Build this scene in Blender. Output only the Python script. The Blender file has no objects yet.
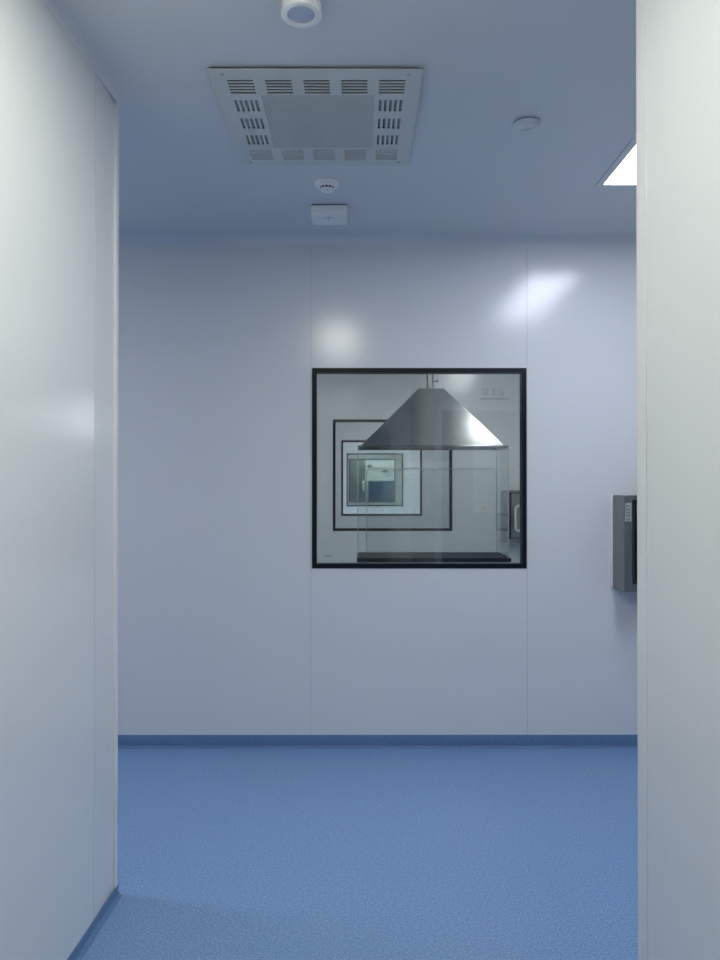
import bpy, bmesh, math
from mathutils import Vector, Matrix

C = bpy.context.scene.collection
PI = math.pi
H = 2.624            # ceiling height
CAM_Z = 1.35

# ------------------------------------------------------------------ materials
def new_mat(name):
    m = bpy.data.materials.new(name); m.use_nodes = True
    nt = m.node_tree; nt.nodes.clear()
    out = nt.nodes.new('ShaderNodeOutputMaterial')
    return m, nt, out

def principled(name, col, rough=.5, metal=0., spec=.5, noise=None, bump=None, coat=0.):
    """noise = (scale, amount[, stretch]); bump = (scale, strength, distance[, stretch])"""
    m, nt, out = new_mat(name)
    b = nt.nodes.new('ShaderNodeBsdfPrincipled')
    b.inputs['Base Color'].default_value = (*col, 1)
    b.inputs['Roughness'].default_value = rough
    b.inputs['Metallic'].default_value = metal
    b.inputs['Specular IOR Level'].default_value = spec
    b.inputs['Coat Weight'].default_value = coat
    nt.links.new(b.outputs[0], out.inputs[0])
    tc = nt.nodes.new('ShaderNodeTexCoord')
    def noise_node(scale, stretch, detail=2.):
        mp = nt.nodes.new('ShaderNodeMapping'); mp.inputs['Scale'].default_value = stretch
        nt.links.new(tc.outputs['Object'], mp.inputs[0])
        n = nt.nodes.new('ShaderNodeTexNoise'); n.inputs['Scale'].default_value = scale
        n.inputs['Detail'].default_value = detail
        nt.links.new(mp.outputs[0], n.inputs['Vector'])
        return n
    if noise:
        sc, am = noise[0], noise[1]; st = noise[2] if len(noise) > 2 else (1, 1, 1)
        n = noise_node(sc, st)
        r = nt.nodes.new('ShaderNodeValToRGB')
        r.color_ramp.elements[0].position = .3; r.color_ramp.elements[1].position = .7
        r.color_ramp.elements[0].color = (*[c*(1-am) for c in col], 1)
        r.color_ramp.elements[1].color = (*[min(1, c*(1+am)) for c in col], 1)
        nt.links.new(n.outputs[0], r.inputs[0]); nt.links.new(r.outputs[0], b.inputs['Base Color'])
    if bump:
        st = bump[3] if len(bump) > 3 else (1, 1, 1)
        n = noise_node(bump[0], st, 1.)
        bp = nt.nodes.new('ShaderNodeBump'); bp.inputs['Strength'].default_value = bump[1]
        bp.inputs['Distance'].default_value = bump[2]
        nt.links.new(n.outputs[0], bp.inputs['Height']); nt.links.new(bp.outputs[0], b.inputs['Normal'])
    return m

def emission(name, col, strength):
    m, nt, out = new_mat(name)
    e = nt.nodes.new('ShaderNodeEmission'); e.inputs[0].default_value = (*col, 1); e.inputs[1].default_value = strength
    nt.links.new(e.outputs[0], out.inputs[0]); return m

def glass(name, tint, ior=1.75, rough=.0):
    m, nt, out = new_mat(name)
    t = nt.nodes.new('ShaderNodeBsdfTransparent'); t.inputs[0].default_value = (*tint, 1)
    g = nt.nodes.new('ShaderNodeBsdfGlossy'); g.inputs['Roughness'].default_value = rough
    f = nt.nodes.new('ShaderNodeFresnel'); f.inputs[0].default_value = ior
    mx = nt.nodes.new('ShaderNodeMixShader')
    ge = nt.nodes.new('ShaderNodeNewGeometry'); sb = nt.nodes.new('ShaderNodeMath'); sb.operation = 'SUBTRACT'
    sb.inputs[0].default_value = 1; nt.links.new(ge.outputs['Backfacing'], sb.inputs[1])
    mu = nt.nodes.new('ShaderNodeMath'); mu.operation = 'MULTIPLY'     # both faces' reflection counted on the entry face
    nt.links.new(f.outputs[0], mu.inputs[0]); nt.links.new(sb.outputs[0], mu.inputs[1])
    nt.links.new(mu.outputs[0], mx.inputs[0]); nt.links.new(t.outputs[0], mx.inputs[1])
    nt.links.new(g.outputs[0], mx.inputs[2]); nt.links.new(mx.outputs[0], out.inputs[0])
    return m

PANEL = (.66, .68, .69)
M = {}
M['panel'] = principled('painted_steel_panel', PANEL, .185, spec=.5, bump=(1.6, .12, .01, (1, 1, .6)))
M['core'] = principled('panel_core', (.42, .43, .45), .5)
M['ceiling'] = principled('ceiling_paint', (.64, .66, .69), .30, bump=(1.5, .1, .01))
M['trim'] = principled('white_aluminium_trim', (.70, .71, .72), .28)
M['floor'] = principled('blue_vinyl', (.165, .275, .48), .38, spec=.4, noise=(170, .34), bump=(170, .10, .001))
M['skirt'] = principled('blue_vinyl_skirting_shaded', (.10, .18, .335), .45, spec=.3, noise=(150, .14))  # floor vinyl made darker, shade at the wall foot put into the colour
M['black'] = principled('black_frame', (.004, .008, .012), .4, spec=.2)
M['white'] = principled('white_plastic', (.84, .85, .84), .4)
M['vent'] = principled('white_coated_plate', (.58, .61, .585), .5)
M['dark'] = principled('dark_cavity', (.025, .03, .04), .7)
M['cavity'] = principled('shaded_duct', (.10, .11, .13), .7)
M['mark'] = principled('grey_print', (.12, .13, .15), .6)
M['button'] = principled('dim_button', (.17, .18, .19), .5)
M['faint'] = principled('faint_grey_print', (.44, .46, .48), .6)
M['lens'] = principled('frosted_lens', (.44, .50, .63), .25)
M['steel'] = principled('brushed_steel', (.31, .32, .325), .20, 1., noise=(120, .05, (1, 1, .02)), bump=(2.2, .25, .01))
M['box_steel'] = principled('satin_steel', (.24, .26, .26), .34, 1., noise=(90, .05, (1, 1, .03)))
M['chrome'] = principled('polished_steel', (.36, .37, .38), .12, 1.)
M['handle'] = principled('pale_satin_handle', (.62, .63, .60), .35)
M['cream'] = principled('cream_plastic', (.70, .69, .58), .4)
M['seal'] = principled('black_rubber', (.02, .022, .026), .5)
M['bench'] = principled('black_worktop', (.008, .011, .014), .5, spec=.03)
M['plate'] = principled('control_plate_grey', (.33, .35, .34), .45)
M['grey'] = principled('light_grey_plastic', (.55, .57, .57), .4)
M['edge'] = principled('acrylic_edge', (.30, .34, .34), .3)
M['leaf'] = principled('slate_grey_door', (.17, .19, .22), .4)
M['blue_sheet'] = principled('blue_coated_sheet', (.025, .06, .125), .35)
M['door_grey'] = principled('grey_green_door', (.19, .225, .225), .35)
M['glass'] = glass('window_glass', (.975, .987, .984))
M['clear'] = glass('clear_acrylic', (.955, .968, .966), 1.5)
M['led_room'] = emission('led_diffuser_cool', (.89, .945, 1.08), 18.5)
M['led_side'] = emission('led_diffuser_side', (.89, .945, 1.08), 25)
M['led_hall'] = emission('led_diffuser_neutral', (1.0, .985, .85), 21.5)
M['led_next'] = emission('led_diffuser_white', (.98, 1.0, .97), 23)
M['led_third'] = emission('led_diffuser_third', (1.0, .985, .97), 27)
M['led_far'] = emission('led_diffuser_bright', (1.0, .965, .96), 85)
M['led_last'] = emission('led_diffuser_last', (1.0, .97, .93), 30)
M['led_end'] = emission('led_diffuser_end', (1.0, .97, .93), 85)

# ------------------------------------------------------------------ geometry helpers
def obj(name, bm, mat, parent=None, smooth=False, bevel=0., seg=2, angle=40):
    bmesh.ops.recalc_face_normals(bm, faces=bm.faces)
    me = bpy.data.meshes.new(name); bm.to_mesh(me); bm.free()
    mats = mat if isinstance(mat, (list, tuple)) else [mat]
    for m in mats: me.materials.append(m)
    o = bpy.data.objects.new(name, me); C.objects.link(o)
    if parent is not None: o.parent = parent
    if smooth:
        for p in me.polygons: p.use_smooth = True
        try: me.set_sharp_from_angle(angle=math.radians(angle))
        except Exception: pass
    if bevel:
        md = o.modifiers.new('bevel', 'BEVEL'); md.width = bevel; md.segments = seg
        md.limit_method = 'ANGLE'; md.angle_limit = math.radians(35)
        for p in me.polygons: p.use_smooth = True
        try: me.set_sharp_from_angle(angle=math.radians(30))
        except Exception: pass
    return o

def box(bm, x0, x1, y0, y1, z0, z1, mi=0):
    vs = [bm.verts.new((x, y, z)) for x in (x0, x1) for y in (y0, y1) for z in (z0, z1)]
    for q in ((0, 1, 3, 2), (4, 6, 7, 5), (0, 4, 5, 1), (2, 3, 7, 6), (0, 2, 6, 4), (1, 5, 7, 3)):
        f = bm.faces.new([vs[i] for i in q]); f.material_index = mi

def BX(*a):
    bm = bmesh.new(); box(bm, *a); return bm

def plate(bm, org, u, v, w, U, V, holes, mi=0):
    """slab in the (u,v) plane, thickness vector w; U,V = (lo,hi); holes = [(u0,u1,v0,v1)]"""
    org, u, v, w = map(Vector, (org, u, v, w))
    us = sorted({round(t, 5) for t in [*U] + [t for h in holes for t in h[:2] if U[0] <= t <= U[1]]})
    vs = sorted({round(t, 5) for t in [*V] + [t for h in holes for t in h[2:] if V[0] <= t <= V[1]]})
    nu, nv = len(us)-1, len(vs)-1
    fill = [[True]*nv for _ in range(nu)]
    for h in holes:
        for i in range(nu):
            cu = (us[i]+us[i+1])/2
            if not (h[0] < cu < h[1]): continue
            for j in range(nv):
                cv = (vs[j]+vs[j+1])/2
                if h[2] < cv < h[3]: fill[i][j] = False
    cache = {}
    def V_(i, j, k):
        if (i, j, k) not in cache: cache[(i, j, k)] = bm.verts.new(org+u*us[i]+v*vs[j]+w*k)
        return cache[(i, j, k)]
    def F(a):
        f = bm.faces.new(a); f.material_index = mi
    for i in range(nu):
        for j in range(nv):
            if not fill[i][j]: continue
            F([V_(i, j, 0), V_(i+1, j, 0), V_(i+1, j+1, 0), V_(i, j+1, 0)])
            F([V_(i, j, 1), V_(i, j+1, 1), V_(i+1, j+1, 1), V_(i+1, j, 1)])
            if i == 0 or not fill[i-1][j]: F([V_(i, j, 0), V_(i, j+1, 0), V_(i, j+1, 1), V_(i, j, 1)])
            if i == nu-1 or not fill[i+1][j]: F([V_(i+1, j, 0), V_(i+1, j, 1), V_(i+1, j+1, 1), V_(i+1, j+1, 0)])
            if j == 0 or not fill[i][j-1]: F([V_(i, j, 0), V_(i, j, 1), V_(i+1, j, 1), V_(i+1, j, 0)])
            if j == nv-1 or not fill[i][j+1]: F([V_(i, j+1, 0), V_(i+1, j+1, 0), V_(i+1, j+1, 1), V_(i, j+1, 1)])

def lathe(bm, prof, c=(0, 0, 0), n=40, mi=0):
    """prof = [(r, z)] turned about the vertical axis through c"""
    rings = []
    for r, z in prof:
        if r < 1e-6: rings.append([bm.verts.new((c[0], c[1], c[2]+z))])
        else: rings.append([bm.verts.new((c[0]+r*math.cos(2*PI*k/n), c[1]+r*math.sin(2*PI*k/n), c[2]+z)) for k in range(n)])
    for a, b in zip(rings, rings[1:]):
        for k in range(n):
            k2 = (k+1) % n
            if len(a) == 1 and len(b) == 1: continue
            if len(a) == 1: f = bm.faces.new([a[0], b[k], b[k2]])
            elif len(b) == 1: f = bm.faces.new([a[k], b[0], a[k2]])
            else: f = bm.faces.new([a[k], b[k], b[k2], a[k2]])
            f.material_index = mi

def tube(bm, pts, r, n=12):
    pts = [Vector(p) for p in pts]; rings = []
    for i, p in enumerate(pts):
        d = (pts[min(i+1, len(pts)-1)]-pts[max(i-1, 0)]).normalized()
        a = d.orthogonal().normalized() if i == 0 else (A - d*A.dot(d)).normalized()
        A = a; b = d.cross(a)
        rings.append([bm.verts.new(p+r*(a*math.cos(2*PI*k/n)+b*math.sin(2*PI*k/n))) for k in range(n)])
    for a, b in zip(rings, rings[1:]):
        for k in range(n): bm.faces.new([a[k], a[(k+1) % n], b[(k+1) % n], b[k]])
    bm.faces.new(rings[0]); bm.faces.new(list(reversed(rings[-1])))

def extrude_profile(bm, prof, p0, p1, out, up=(0, 0, 1)):
    """prof = [(o, z)] closed outline, swept from p0 to p1; o along 'out', z along 'up'"""
    p0, p1, out, up = map(Vector, (p0, p1, out, up))
    a = [bm.verts.new(p0+out*o+up*z) for o, z in prof]; b = [bm.verts.new(p1+out*o+up*z) for o, z in prof]
    n = len(prof)
    for k in range(n): bm.faces.new([a[k], a[(k+1) % n], b[(k+1) % n], b[k]])
    bm.faces.new(a); bm.faces.new(list(reversed(b)))

def cove_prof(r, s=1, n=10):
    """concave quarter between wall (o=0) and ceiling (z=0, hanging down) - s=-1; s=+1 for a floor"""
    pts = [(0, 0)]
    for k in range(n+1):
        a = PI/2*k/n
        pts.append((r-r*math.sin(a), s*(r-r*math.cos(a))))
    return pts     # goes from (r,0) to (0, s*r)

def skirt_prof(h, r, t, n=8):
    pts = [(0, 0), (0, h), (t*.6, h), (t, h-.002)]
    for k in range(n+1):
        a = PI/2*k/n
        pts.append((t+r-r*math.cos(a), r-r*math.sin(a)+.0008 if k < n else .0008))
    pts.append((t+r, 0))
    return pts

def thing(name, label, cat, loc=(0, 0, 0), group=None):
    o = bpy.data.objects.new(name, None); C.objects.link(o); o.location = loc; o.empty_display_size = .1
    o['label'] = label; o['category'] = cat
    if group: o['group'] = group
    return o

def tag(o, label, cat, group=None):
    o['label'] = label; o['category'] = cat
    if group: o['group'] = group
    return o

def struct(name, bm, m, label=None, cat=None, **k):
    o = obj(name, bm, m, **k); o['kind'] = 'structure'
    if label: o['label'] = label; o['category'] = cat
    return o

def copy_tree(o, parent=None):
    c = o.copy(); C.objects.link(c)
    if parent is not None: c.parent = parent
    for ch in list(o.children): copy_tree(ch, c)
    return c

# ------------------------------------------------------------------ setting
XL, XR = -4.2, 2.4            # side walls of the rooms
YB = 3.70                     # wall with the window
Y2, Y3, Y4, Y5, YE = 6.65, 9.85, 14.0, 17.05, 20.2
YF = -1.1                     # wall behind the camera, with a doorway
WX0, WX1, WZ0, WZ1 = -.2415, .8615, .917, 1.9465     # outer edge of every window
T = .05

struct('floor', BX(XL-.1, XR+.1, -3.4, YE+.1, -.1, 0), M['floor'], 'blue speckled vinyl floor running through the room', 'floor')
struct('ceiling', BX(XL-.1, XR+.1, -3.4, YE+.1, H, H+.1), M['ceiling'], 'smooth pale ceiling over the room', 'ceiling')

SEAM = .0023
SK = .0015         # depth of the panel joints
def window_wall(name, y, seams, label):
    bm = bmesh.new()
    hole = (WX0+.012, WX1-.012, WZ0+.012, WZ1-.012)
    cores = (WX0+.012, WX1-.012, WZ0+.012, WZ1-.012)
    plate(bm, (0, y+SK, 0), (1, 0, 0), (0, 0, 1), (0, T-2*SK, 0), (XL, XR), (0, H), [cores], 1)
    gaps = []
    for s in seams:
        # the window panel's own joints stop at the window edge
        gaps.append((s-SEAM/2, s+SEAM/2, 0, H))
    for yy in (y, y+T-SK):
        plate(bm, (0, yy, 0), (1, 0, 0), (0, 0, 1), (0, SK, 0), (XL, XR), (0, H), [hole]+gaps, 0)
    return struct(name, bm, [M['panel'], M['core']], label, 'wall')

window_wall('wall_back', YB, [-3.55, -2.45, -1.35, WX0-.005, WX1+.003, 1.97], 'pale panel wall with the large black framed window')
window_wall('wall_back.001', Y2, [-1.35, 1.95], 'pale wall of the second room, seen through the nearest window')
window_wall('wall_back.002', Y3, [-1.4, 1.5], 'pale wall of the third room, seen through two windows')
window_wall('wall_back.003', Y4, [-1.4, 1.5], 'pale wall of the fourth room, seen through three windows')
window_wall('wall_back.004', Y5, [-1.4, 1.5], 'pale wall around the smallest, farthest window')
struct('wall_back.005', BX(XL, XR, YE, YE+.1, 0, H), M['panel'], 'end wall behind the farthest window', 'wall')

struct('wall_side', BX(XL-.1, XL, .9, YE+.1, 0, H), M['panel'], 'side wall far to the left of the room', 'wall')
struct('wall_side.001', BX(XR, XR+.1, .9, YE+.1, 0, H), M['panel'], 'side wall far to the right of the room', 'wall')

# corridor partitions -------------------------------------------------
LX0, LX1 = -.880, -.793      # left partition face at Y=0 and at its end
LE = 2.372
ang = math.atan((LX1-LX0)/LE)
def left_wall():
    # built along local +Y, then turned by the small angle of the partition
    bm = bmesh.new()
    plate(bm, (-.046, 0, 0), (0, 1, 0), (0, 0, 1), (.036, 0, 0), (YF-.02, LE), (0, H), [], 1)
    plate(bm, (-.009, 0, 0), (0, 1, 0), (0, 0, 1), (.009, 0, 0), (YF-.02, 2.180), (0, H), [(1.0-SEAM/2, 1.0+SEAM/2, 0, H)], 0)
    k = .0065/.19          # the narrow end strip sits slightly turned
    plate(bm, (-.009, 2.183, 0), (-k, 1, 0), (0, 0, 1), (.009, 0, 0), (0, LE-2.183), (0, H), [], 0)
    plate(bm, (-.05, 0, 0), (0, 1, 0), (0, 0, 1), (.004, 0, 0), (YF-.02, LE), (0, H), [], 0)
    return bm
lw = struct('wall_left', left_wall(), [M['panel'], M['core']], 'pale glossy partition along the left side of the passage', 'wall')
RX, RE = .62, 1.60           # right partition: face and end
bm = bmesh.new()
plate(bm, (RX+.004, 0, 0), (0, 1, 0), (0, 0, 1), (.042, 0, 0), (YF-.02, RE), (0, H), [], 1)
plate(bm, (RX, 0, 0), (0, 1, 0), (0, 0, 1), (.004, 0, 0), (YF-.02, RE), (0, H), [(.45, .4535, 0, H)], 0)
plate(bm, (RX+.046, 0, 0), (0, 1, 0), (0, 0, 1), (.004, 0, 0), (YF-.02, RE), (0, H), [], 0)
struct('wall_right', bm, [M['panel'], M['core']], 'bright pale partition closing the right edge of the view', 'wall')

# rounded aluminium end profiles
def end_profile(x0, x1, y, wrap):
    bm = bmesh.new()
    pts = []
    r = .008
    def arc(cx, cy, a0, a1):
        for k in range(5):
            a = a0+(a1-a0)*k/4
            pts.append((cx+r*math.cos(a), cy+r*math.sin(a)))
    pts.append((x0, y-wrap)); pts.append((x1, y-wrap))
    arc(x1-r, y+.006-r, 0, PI/2); arc(x0+r, y+.006-r, PI/2, PI)
    a = [bm.verts.new((px, py, 0.0)) for px, py in pts]; b = [bm.verts.new((px, py, H)) for px, py in pts]
    n = len(pts)
    for k in range(n): bm.faces.new([a[k], a[(k+1) % n], b[(k+1) % n], b[k]])
    bm.faces.new(a); bm.faces.new(b)
    return bm
t1 = struct('trim_1', end_profile(-.0515, .0015, LE, .022), M['trim'], 'slim aluminium edge strip ending the left partition', 'trim', smooth=True)
struct('trim_2', end_profile(RX-.002, RX+.052, RE, .052), M['trim'], 'slim aluminium edge strip ending the right partition', 'trim', smooth=True)

# coved trims under the ceiling
R_C = .05
bm = bmesh.new(); extrude_profile(bm, cove_prof(R_C, -1), (XL, YB, H), (XR, YB, H), (0, -1, 0))
struct('trim_3', bm, M['ceiling'], 'curved cove strip where the window wall meets the ceiling', 'trim', smooth=True)
bm = bmesh.new()
extrude_profile(bm, cove_prof(.026, -1), (0, YF, H), (0, LE+.02, H), (1, 0, 0))
t4 = struct('trim_4', bm, M['ceiling'], 'curved cove strip above the left partition', 'trim', smooth=True)
bm = bmesh.new(); extrude_profile(bm, cove_prof(.026, -1), (RX, YF, H), (RX, RE, H), (-1, 0, 0))
struct('trim_5', bm, M['ceiling'], 'curved cove strip above the right partition', 'trim', smooth=True)

# skirting
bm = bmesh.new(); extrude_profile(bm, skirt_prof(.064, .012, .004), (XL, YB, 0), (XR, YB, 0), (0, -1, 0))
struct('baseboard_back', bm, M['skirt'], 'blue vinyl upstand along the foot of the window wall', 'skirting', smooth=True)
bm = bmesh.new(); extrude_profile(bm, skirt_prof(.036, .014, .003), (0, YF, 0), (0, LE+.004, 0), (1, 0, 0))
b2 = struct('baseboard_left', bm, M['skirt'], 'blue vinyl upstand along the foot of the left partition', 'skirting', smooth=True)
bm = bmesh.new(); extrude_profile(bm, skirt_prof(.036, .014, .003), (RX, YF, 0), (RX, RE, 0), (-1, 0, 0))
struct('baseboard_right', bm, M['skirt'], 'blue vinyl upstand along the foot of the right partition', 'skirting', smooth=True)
for o in (lw, t1, t4, b2):
    o.location = (LX0, 0, 0); o.rotation_euler = (0, 0, -ang)

# walls that close the passage and the room towards the camera
bm = bmesh.new()
plate(bm, (0, YF-.06, 0), (1, 0, 0), (0, 0, 1), (0, .06, 0), (-1.0, .72), (0, H), [(-.52, .37, -.01, 2.06)])
struct('wall_front', bm, M['panel'], 'wall with the open doorway behind the camera', 'wall')
struct('wall_front.001', BX(XL, -.95, .9, 1.0, 0, H), M['panel'], 'wall closing the left part of the room', 'wall')
struct('wall_front.002', BX(RX+.05, XR, .9, 1.0, 0, H), M['panel'], 'wall closing the right part of the room', 'wall')
bm = bmesh.new()
box(bm, -2.0, -1.9, -3.4, YF-.06, 0, H); box(bm, 1.6, 1.7, -3.4, YF-.06, 0, H); box(bm, -2.0, 1.7, -3.4, -3.3, 0, H)
box(bm, -1.9, -1.0, YF-.06, YF, 0, H); box(bm, .72, 1.6, YF-.06, YF, 0, H)
struct('wall_front.003', bm, M['panel'], 'walls of the unlit room behind the doorway', 'wall')

# hinged door in the front wall (mirrored faintly in the window glass)
dr1 = struct('door_1', BX(.72, 1.62, 1.0, 1.035, .006, 2.0), M['leaf'], 'slate grey door with narrow vision panel in the front wall', 'door', bevel=.002)
bm = bmesh.new()
plate(bm, (0, 1.034, 0), (1, 0, 0), (0, 0, 1), (0, .006, 0), (1.02, 1.25), (1.10, 1.75), [(1.035, 1.235, 1.115, 1.735)])
obj('vision_frame', bm, M['trim'], dr1)
obj('vision_pane', BX(1.034, 1.236, 1.0345, 1.037, 1.114, 1.736), M['lens'], dr1)
bm = bmesh.new(); tube(bm, [(1.54, 1.034, 1.05), (1.54, 1.08, 1.05), (1.42, 1.08, 1.05)], .009, 10)
obj('door_handle', bm, M['chrome'], dr1, smooth=True)

# windows ------------------------------------------------------------
def window(name, y, label, stamp=None):
    bm = bmesh.new()
    fw = .0235
    hole = (WX0+fw, WX1-fw, WZ0+fw, WZ1-fw)
    for yy in (y-.003, y+T-.002):               # thin black borders flush with each wall face
        plate(bm, (0, yy, 0), (1, 0, 0), (0, 0, 1), (0, .005, 0), (WX0, WX1), (WZ0, WZ1), [hole])
    hole2 = (WX0+fw, WX1-fw, WZ0+fw, WZ1-fw)    # black lining of the cavity
    plate(bm, (0, y+.002, 0), (1, 0, 0), (0, 0, 1), (0, T-.004, 0), (WX0+.0125, WX1-.0125), (WZ0+.0125, WZ1-.0125), [hole2])
    fr = struct(name, bm, M['black'], label, 'window')
    e = fw-.001
    for yy in (y+.001, y+T-.006):
        p = obj('pane', BX(WX0+e, WX1-e, yy, yy+.005, WZ0+e, WZ1-e), M['glass'], fr)
    return fr
w1 = window('window_1', YB, 'large black framed window onto the room with the steel hood')
# tiny maker's stamp in the lower left corner of the glass
bm = bmesh.new()
for k in range(4):
    x = -.176+k*.0105; z = .975
    box(bm, x, x+.0062, YB+.0002, YB+.0009, z, z+.0022)
    box(bm, x, x+.0022, YB+.0002, YB+.0009, z, z+.0095)
    box(bm, x, x+.0062, YB+.0002, YB+.0009, z+.0075, z+.0095)
obj('glass_stamp', bm, M['mark'], w1)
window('window_2', Y2, 'black framed window directly behind the hood, second in the nest')
window('window_3', Y3, 'black framed window, third in the nest of windows')
window('window_4', Y4, 'dark framed window, fourth in the nest of windows')
window('window_5', Y5, 'smallest dark framed window at the centre of the nest')

# ------------------------------------------------------------------ ceiling fittings
def led_panel(name, label, x0, x1, y0, y1, mat, group='flush ceiling light panels'):
    t = thing(name, label, 'ceiling light', ((x0+x1)/2, (y0+y1)/2, H), group)
    hx, hy = (x1-x0)/2, (y1-y0)/2; fw = .03
    bm = bmesh.new()
    plate(bm, (0, 0, -.006), (1, 0, 0), (0, 1, 0), (0, 0, .006), (-hx-fw, hx+fw), (-hy-fw, hy+fw), [(-hx, hx, -hy, hy)])
    obj('frame', bm, M['trim'], t, bevel=.0015)
    obj('diffuser', BX(-hx-.001, hx+.001, -hy-.001, hy+.001, -.0058, -.002), mat, t)
    return t
led_panel('ceiling_light', 'glowing flush light panel cut off by the right partition', 1.038, 1.343, 1.83, 3.040, M['led_room'])
led_panel('ceiling_light', 'flush light panel over the hidden left part of the room', -3.6, -2.4, 2.62, 2.92, M['led_side'])
led_panel('ceiling_light', 'flush light panel above the passage at the camera', -.33, -.03, .42, 1.62, M['led_hall'])
led_panel('ceiling_light', 'flush light panel right of the steel hood in the second room', 1.06, 1.36, 4.0, 5.2, M['led_next'])
led_panel('ceiling_light', 'flush light panel left of the steel hood in the second room', -1.1, -.8, 4.0, 5.2, M['led_next'])
led_panel('ceiling_light', 'flush light panel in the third room', .2, .5, 7.6, 8.8, M['led_third'])
led_panel('ceiling_light', 'flush light panel in the fourth room', .2, .5, 11.3, 12.5, M['led_far'])
led_panel('ceiling_light', 'flush light panel in the fifth room', .2, .5, 15.0, 16.2, M['led_last'])
led_panel('ceiling_light', 'flush light panel in the last room', .2, .5, 18.0, 19.2, M['led_end'])

# filter / air outlet grille
VX, VY = -.134, 2.516
v = thing('ceiling_vent', 'square white ceiling air grille with slotted border and perforated centre', 'vent', (VX, VY, H))
S = .331; zt = -.012
holes = []; blades = []
pitch = .1195; half = .041
cs = [-2*pitch, -pitch, 0, pitch, 2*pitch]
def slots_h(cx, cy, far):
    for k in range(5):
        y = cy-.034+k*.017
        holes.append((cx-half, cx+half, y-.0056, y+.0056)); blades.append(('h', cx, y, far))
def slots_v(cx, cy, side):
    for k in range(5):
        x = cx-.034+k*.017
        holes.append((x-.0045, x+.0045, cy-.036, cy+.036)); blades.append(('v', x, cy, side))
for c in cs:
    slots_h(c, -2*pitch+.006, -1); slots_h(c, 2*pitch, 1)
for c in (-pitch, 0, pitch):
    slots_v(-2*pitch, c, -1); slots_v(2*pitch, c, 1)
PH = .184
bm = bmesh.new()
plate(bm, (0, 0, zt), (1, 0, 0), (0, 1, 0), (0, 0, .003), (-S, S), (-S, S), holes+[(-PH, PH, -PH, PH)])
def quad(bm, pts):
    bm.faces.new([bm.verts.new(p) for p in pts])
for kind, a, b, s in blades:
    z0, z1 = zt+.003, zt+.0095
    if kind == 'h':       # pressed louvre rising from the outer edge of its slot
        yo, yi = b+.0056*s, b-.0035*s
        quad(bm, [(a-half, yo, z0), (a+half, yo, z0), (a+half, yi, z1), (a-half, yi, z1)])
    else:
        xo, xi = a+.0045*s, a-.001*s
        quad(bm, [(xo, b-.036, z0), (xo, b+.036, z0), (xi, b+.036, z1), (xi, b-.036, z1)])
obj('slotted_face_plate', bm, M['vent'], v)
# perforated centre: staggered holes
bm = bmesh.new()
ph = []; n = 60; st = 2*PH/n
for i in range(n):
    for j in range(n):
        x = -PH+(i+.5)*st; y = -PH+(j+.5)*st
        if (i+j) % 2: ph.append((x-st*.36, x+st*.36, y-st*.36, y+st*.36))
plate(bm, (0, 0, zt+.0005), (1, 0, 0), (0, 1, 0), (0, 0, .001), (-PH, PH), (-PH, PH), ph)
obj('perforated_panel', bm, M['vent'], v)
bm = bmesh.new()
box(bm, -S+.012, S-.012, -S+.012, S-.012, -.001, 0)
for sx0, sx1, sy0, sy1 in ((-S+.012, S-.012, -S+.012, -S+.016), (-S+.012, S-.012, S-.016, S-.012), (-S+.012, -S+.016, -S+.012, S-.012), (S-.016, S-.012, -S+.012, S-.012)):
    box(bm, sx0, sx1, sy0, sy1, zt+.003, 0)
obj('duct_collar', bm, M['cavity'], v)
for sx in (-1, 1):
    for sy in (-1, 1):
        bm = bmesh.new(); lathe(bm, [(0, -.003), (.005, -.0025), (.0065, 0), (0, 0)], (sx*(S-.042), sy*(S-.03), zt), 16)
        obj('screw', bm, M['faint'], v, smooth=True)

# round downlight
d = thing('downlight', 'round white surface mounted downlight with frosted lens at top edge', 'ceiling light', (-.153, 1.905, H))
bm = bmesh.new()
lathe(bm, [(.0525, 0), (.0525, -.021), (.0545, -.023), (.0545, -.029), (.052, -.031), (.0385, -.031), (.0362, -.029), (.0362, -.018), (0, -.018), (0, 0)], n=56)
obj('housing', bm, M['white'], d, smooth=True)
bm = bmesh.new(); lathe(bm, [(0, -.0285), (.034, -.028), (.0361, -.026), (.0361, -.0185), (0, -.0185)], n=48)
obj('lens', bm, M['lens'], d, smooth=True)

# smoke detector
s = thing('smoke_detector', 'small round white smoke detector with dark vents near the hanging box', 'smoke detector', (-.136, 3.036, H))
s.scale = (1, 1, .78)
bm = bmesh.new(); lathe(bm, [(0, 0), (.049, 0), (.051, -.004), (.051, -.012), (.048, -.016), (0, -.016)], n=48)
obj('base', bm, M['white'], s, smooth=True)
bm = bmesh.new(); lathe(bm, [(0, -.016), (.046, -.016), (.045, -.022), (.040, -.027), (.0345, -.029), (0, -.029)], n=48)
obj('body', bm, M['white'], s, smooth=True)
bm = bmesh.new(); lathe(bm, [(0, -.029), (.0305, -.029), (.0275, -.038), (0, -.038)], n=40)
obj('sensing_chamber', bm, M['dark'], s, smooth=True)
bm = bmesh.new()
for k in range(12):
    a = 2*PI*(k+.5)/12; c, sn = math.cos(a), math.sin(a)
    m_ = Matrix.Rotation(a, 4, 'Z')
    vs0 = len(bm.verts); box(bm, .0255, .0315, -.0013, .0013, -.038, -.029)
    bm.verts.ensure_lookup_table()
    bmesh.ops.transform(bm, matrix=m_, verts=bm.verts[vs0:])
obj('vent_ribs', bm, M['white'], s)
bm = bmesh.new(); lathe(bm, [(0, -.038), (.0300, -.038), (.0295, -.0415), (.025, -.045), (.012, -.0465), (0, -.0475)], n=48)
obj('cap', bm, M['white'], s, smooth=True)
bm = bmesh.new(); lathe(bm, [(0, -.0455), (.0024, -.0455), (.0024, -.0485), (0, -.0485)], (.004, -.016, 0), 12)
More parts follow.
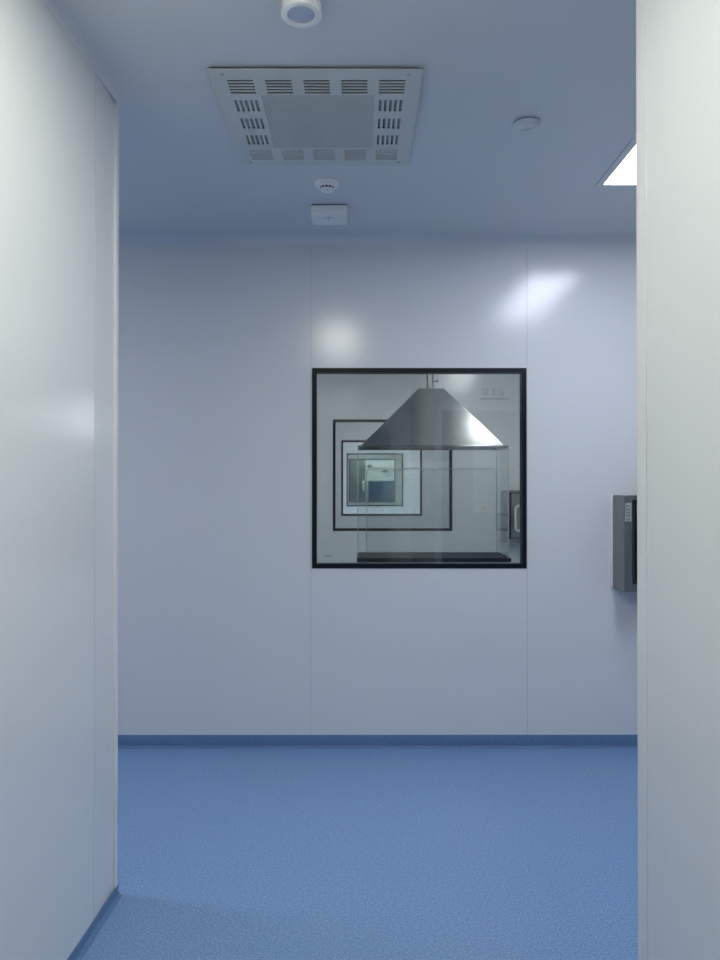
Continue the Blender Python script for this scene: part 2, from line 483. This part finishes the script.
obj('indicator', bm, M['mark'], s)

# white box under the ceiling
e = thing('ceiling_box', 'white rectangular box fixed under the ceiling beyond the smoke detector', 'box', (-.136, 3.333, H))
obj('body', BX(-.084, .084, -.069, .069, -.050, -.005), M['white'], e, bevel=.006, seg=3)
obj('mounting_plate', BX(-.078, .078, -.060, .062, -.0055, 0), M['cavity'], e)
bm = bmesh.new()
for x0, x1, y0, y1 in ((-.006, -.003, -.040, .012), (-.003, .012, -.040, -.030), (-.022, -.019, -.040, -.022), (-.014, -.011, -.038, -.018), (.014, .022, -.036, -.030)):
    box(bm, x0, x1, y0, y1, -.0506, -.0496)
obj('printed_mark', bm, M['faint'], e)

# sprinkler cover plate
q = thing('cover_plate', 'small round flat cover plate in the right part of the ceiling', 'cover plate', (.592, 2.533, H))
bm = bmesh.new(); lathe(bm, [(0, -.003), (.043, -.003), (.0450, -.0035), (.0450, -.0045), (.043, -.006), (0, -.0063)], n=48)
obj('disc', bm, M['ceiling'], q, smooth=True)
bm = bmesh.new(); lathe(bm, [(0, 0), (.042, 0), (.042, -.0035), (0, -.0035)], n=40)
obj('recess_ring', bm, M['dark'], q, smooth=True)

# ------------------------------------------------------------------ pass-through boxes on the walls
def pass_box(y, label):
    t = thing('pass_box', label, 'pass box', (1.303, y, .82), 'steel pass-through boxes')
    W, Dp, Hh = .56, .163, .474
    bm = bmesh.new()
    plate(bm, (0, -Dp, 0), (1, 0, 0), (0, 0, 1), (0, Dp, 0), (0, W), (0, Hh), [(.040, W-.040, .035, Hh-.022)])
    box(bm, .0395, W-.0395, -.02, 0, .034, Hh-.021)
    obj('housing', bm, M['box_steel'], t, bevel=.003)
    obj('edge_highlight_strip', BX(-.013, .0005, -.012, 0, 0, Hh), M['trim'], t, bevel=.003)  # added pale strip standing in for the highlight along this edge
    cp = obj('control_plate', BX(.004, .035, -Dp-.003, -Dp+.001, .345, .437), M['plate'], t, bevel=.001)
    bm = bmesh.new()
    for z, w in ((.424, .009), (.405, .010), (.390, .010), (.375, .010), (.357, .008)):
        box(bm, .0195-w, .0195+w, -Dp-.0042, -Dp-.0028, z-.004, z+.004)
    obj('buttons', bm, M['button'], cp)
    bm = bmesh.new(); box(bm, .017, .022, -Dp-.0045, -Dp-.0028, .428, .433)
    obj('indicator_lamp', bm, M['white'], cp)
    bm = bmesh.new()
    plate(bm, (0, -Dp+.022, 0), (1, 0, 0), (0, 0, 1), (0, .020, 0), (.0405, W-.0405), (.0355, Hh-.0225), [(.062, W-.062, .06, Hh-.045)])
    obj('door_seal', bm, M['seal'], t)
    bm = bmesh.new()
    plate(bm, (0, -Dp+.004, 0), (1, 0, 0), (0, 0, 1), (0, .018, 0), (.070, W-.048), (.045, Hh-.03), [(.17, W-.11, .11, Hh-.10)])
    dr = obj('door', bm, M['box_steel'], t, bevel=.002)
    obj('door_window', BX(.165, W-.105, -Dp+.010, -Dp+.015, .105, Hh-.095), M['bench'], dr)
    bm = bmesh.new()
    x = .118; z0, z1 = .105, .335; pts = []
    y0, dy = -Dp+.004, -.042
    pts.append((x+.026, y0+.001, z0))
    for k in range(7):
        a = PI/2*k/6; pts.append((x+.026-.046*math.sin(a), y0+dy*math.sin(a)*.999, z0+.03*(1-math.cos(a))))
    for k in range(7):
        a = PI/2*(1-k/6); pts.append((x+.026-.046*math.sin(a), y0+dy*math.sin(a)*.999, z1-.03*(1-math.cos(a))))
    pts.append((x+.026, y0+.001, z1))
    # drop duplicates
    cl = [pts[0]]
    for p in pts[1:]:
        if (Vector(p)-Vector(cl[-1])).length > 1e-4: cl.append(p)
    tube(bm, cl, .011, 12)
    obj('handle', bm, M['handle'], dr, smooth=True)
    return t
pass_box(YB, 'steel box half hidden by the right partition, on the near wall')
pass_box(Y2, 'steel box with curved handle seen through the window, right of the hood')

# ------------------------------------------------------------------ second room: hood over a bench
HX, HY = .526, 5.335
bt = thing('lab_bench', 'black topped bench under the steel hood behind the window', 'bench', (HX+.006, HY, 0))
obj('worktop', BX(-.548, .548, -.23, .22, .796, .8245), M['bench'], bt, bevel=.003)
for sx in (-1, 1):
    for sy in (-1, 1):
        obj('leg', BX(sx*.515-.02, sx*.515+.02, sy*.215-.02, sy*.215+.02, 0, .76), M['box_steel'], bt)
bm = bmesh.new()
plate(bm, (0, 0, .745), (1, 0, 0), (0, 1, 0), (0, 0, .052), (-.53, .53), (-.23, .23), [(-.50, .50, -.20, .20)])
obj('apron', bm, M['box_steel'], bt)
obj('shelf', BX(-.515, .515, -.215, .215, .18, .20), M['box_steel'], bt)

hd = thing('fume_hood', 'stainless steel pyramid hood with round duct hanging behind the window', 'fume hood', (HX, HY, .8245))
ZT = .8245; zb = 1.611-ZT; zt_ = 2.046-ZT
bm = bmesh.new()
def ring(hx, hy, z): return [bm.verts.new((a*hx, b*hy, z)) for a, b in ((-1, -1), (1, -1), (1, 1), (-1, 1))]
hx, hy = .5365, .235
R = [ring(hx-.012, hy-.012, zb+.004), ring(hx-.012, hy-.012, zb), ring(hx, hy, zb), ring(hx, hy, zb+.012), ring(hx-.030, hy-.010, zb+.015), ring(.092, .094, zt_), ring(.06, .06, zt_+.001)]
for a, b in zip(R, R[1:]):
    for k in range(4): bm.faces.new([a[k], a[(k+1) % 4], b[(k+1) % 4], b[k]])
bm.faces.new(R[-1])
Ri = [R[0], ring(.085, .087, zt_-.008)]
for k in range(4): bm.faces.new([Ri[0][k], Ri[0][(k+1) % 4], Ri[1][(k+1) % 4], Ri[1][k]])
bm.faces.new(Ri[1])
obj('canopy', bm, M['steel'], hd, bevel=.004, seg=3)
bm = bmesh.new(); lathe(bm, [(.0265, zt_-.004), (.0265, H-ZT)], n=40)
dct = obj('duct', bm, M['chrome'], hd, smooth=True)
bm = bmesh.new(); lathe(bm, [(.0265, H-ZT-.012), (.05, H-ZT-.010), (.05, H-ZT), (.0265, H-ZT)], n=40)
obj('ceiling_flange', bm, M['chrome'], dct, smooth=True)
bm = bmesh.new()
tube(bm, [(.024, -.004, zt_+.065), (.062, -.004, zt_+.065)], .004, 10)
box(bm, .050, .056, -.016, .008, zt_+.058, zt_+.080)
obj('damper_knob', bm, M['mark'], dct)
# clear screens between hood and bench
obj('screen', BX(-.534, .534, -.2285, -.2245, .0005, zb+.003), M['clear'], hd)
rs = obj('rear_screen', BX(-.466, .536, .214, .218, .0005, 1.465-ZT), M['clear'], hd)
obj('top_edge', BX(-.466, .536, .2135, .2185, 1.465-ZT, 1.465-ZT+.005), M['grey'], rs)
for x in (-.534, .530):
    obj('side_screen', BX(x, x+.004, -.2235, .2135, .0005, zb+.003), M['clear'], hd)

for x, y in ((-.537, -.2305), (.531, -.2305)):
    obj('edge_strip', BX(x, x+.006, y, y+.007, .0005, zb+.002), M['edge'], hd)
for x in (-.470, .534):
    obj('edge_strip', BX(x, x+.006, .212, .2195, .0005, 1.465-ZT), M['edge'], rs)

# sign, socket
sg = thing('wall_sign', 'faint grey three character sign with underline, high on the wall behind the hood', 'sign', (1.255, Y2, 2.204))
bm = bmesh.new()
y0, y1 = -.002, 0
def st(x0, x1, z0, z1): box(bm, x0, x1, y0, y1, z0, z1)
o = -.115
st(o, o+.058, .020, .027); st(o+.006, o+.013, -.03, .033); st(o+.044, o+.051, -.03, .033); st(o+.013, o+.044, -.008, -.002); st(o+.013, o+.044, -.026, -.020)
o = -.033
st(o+.019, o+.027, -.03, .033); st(o, o+.046, .015, .021); st(o+.004, o+.042, -.03, -.023); st(o+.008, o+.038, -.008, -.002)
o = .042
st(o, o+.006, -.03, .033); st(o+.006, o+.046, .022, .028); st(o+.006, o+.040, -.006, 0); st(o+.036, o+.042, -.03, 0); st(o+.006, o+.050, -.03, -.024)
obj('lettering', bm, M['faint'], sg)
obj('underline', BX(-.137, .138, -.002, 0, -.075, -.058), M['faint'], sg)

so = thing('wall_socket', 'small white wall socket seen through the window right of the nested frames', 'socket', (1.152, Y2, 1.122))
fp = obj('face_plate', BX(-.036, .036, -.008, 0, -.036, .036), M['cream'], so, bevel=.003)
bm = bmesh.new()
box(bm, -.016, -.009, -.009, -.0075, .010, .024); box(bm, .009, .016, -.009, -.0075, .010, .024)
box(bm, -.020, -.012, -.009, -.0075, -.022, -.014); box(bm, .012, .020, -.009, -.0075, -.022, -.014); box(bm, -.004, .004, -.009, -.0075, -.012, -.004)
obj('socket_holes', bm, M['mark'], fp)

# ------------------------------------------------------------------ last room
cb = thing('cabinet', 'blue ribbed cabinet at the far end beyond the smallest window', 'cabinet', (.70, YE-.45, 0))
obj('carcass', BX(-.43, .55, -.20, .44, 0, 1.44), M['blue_sheet'], cb, bevel=.004)
for x in (-.42, -.18, .06, .30):
    dd = obj('door', BX(x, x+.232, -.218, -.20, .06, 1.42), M['blue_sheet'], cb, bevel=.004)
    obj('handle', BX(x+.20, x+.212, -.232, -.218, .85, 1.0), M['mark'], dd)
lf = thing('door_leaf', 'grey green door leaf with white bar handle beyond the smallest window', 'door', (-.04, 18.6, 0))
obj('panel', BX(-.75, .21, -.02, .02, .005, 2.1), M['door_grey'], lf, bevel=.003)
bm = bmesh.new(); tube(bm, [(.15, -.02, 1.20), (.15, -.07, 1.20), (.15, -.07, 1.40), (.15, -.02, 1.40)], .032, 10)
obj('handle', bm, M['white'], lf, smooth=True)
for x, z, w, lb in ((.30, 1.86, .10, 'small dark box high on the end wall, the left one of two'), (.72, 1.72, .12, 'small dark box on the end wall, the right one of two')):
    wb = thing('wall_box', lb, 'box', (x, YE, z), 'dark boxes on the end wall')
    obj('body', BX(-w/2, w/2, -.06, 0, -.035, .035), M['seal'], wb, bevel=.004)
    obj('lid', BX(-w/2+.01, w/2-.01, -.066, -.06, -.022, .022), M['seal'], wb)

# ------------------------------------------------------------------ world, camera, render look
w = bpy.data.worlds.new('world'); bpy.context.scene.world = w; w.use_nodes = True
w.node_tree.nodes['Background'].inputs[0].default_value = (.02, .02, .025, 1)
cam = bpy.data.cameras.new('camera'); co = bpy.data.objects.new('camera', cam); C.objects.link(co)
cam.sensor_fit = 'VERTICAL'; cam.sensor_height = 24; cam.lens = 24*720/960; cam.clip_start = .02
co.location = (0, 0, CAM_Z)
co.rotation_euler = (PI/2+math.atan(4/720), 0, -math.atan(1/720))
sc = bpy.context.scene; sc.camera = co
sc.view_settings.view_transform = 'Standard'; sc.view_settings.look = 'None'
sc.view_settings.gamma = 1; sc.view_settings.use_curve_mapping = False
sc.view_settings.exposure = 0.0
sc.cycles.max_bounces = 16; sc.cycles.diffuse_bounces = 8; sc.cycles.glossy_bounces = 6
sc.cycles.transparent_max_bounces = 48
sc.cycles.use_denoising = True
sc.cycles.caustics_reflective = False; sc.cycles.caustics_refractive = False
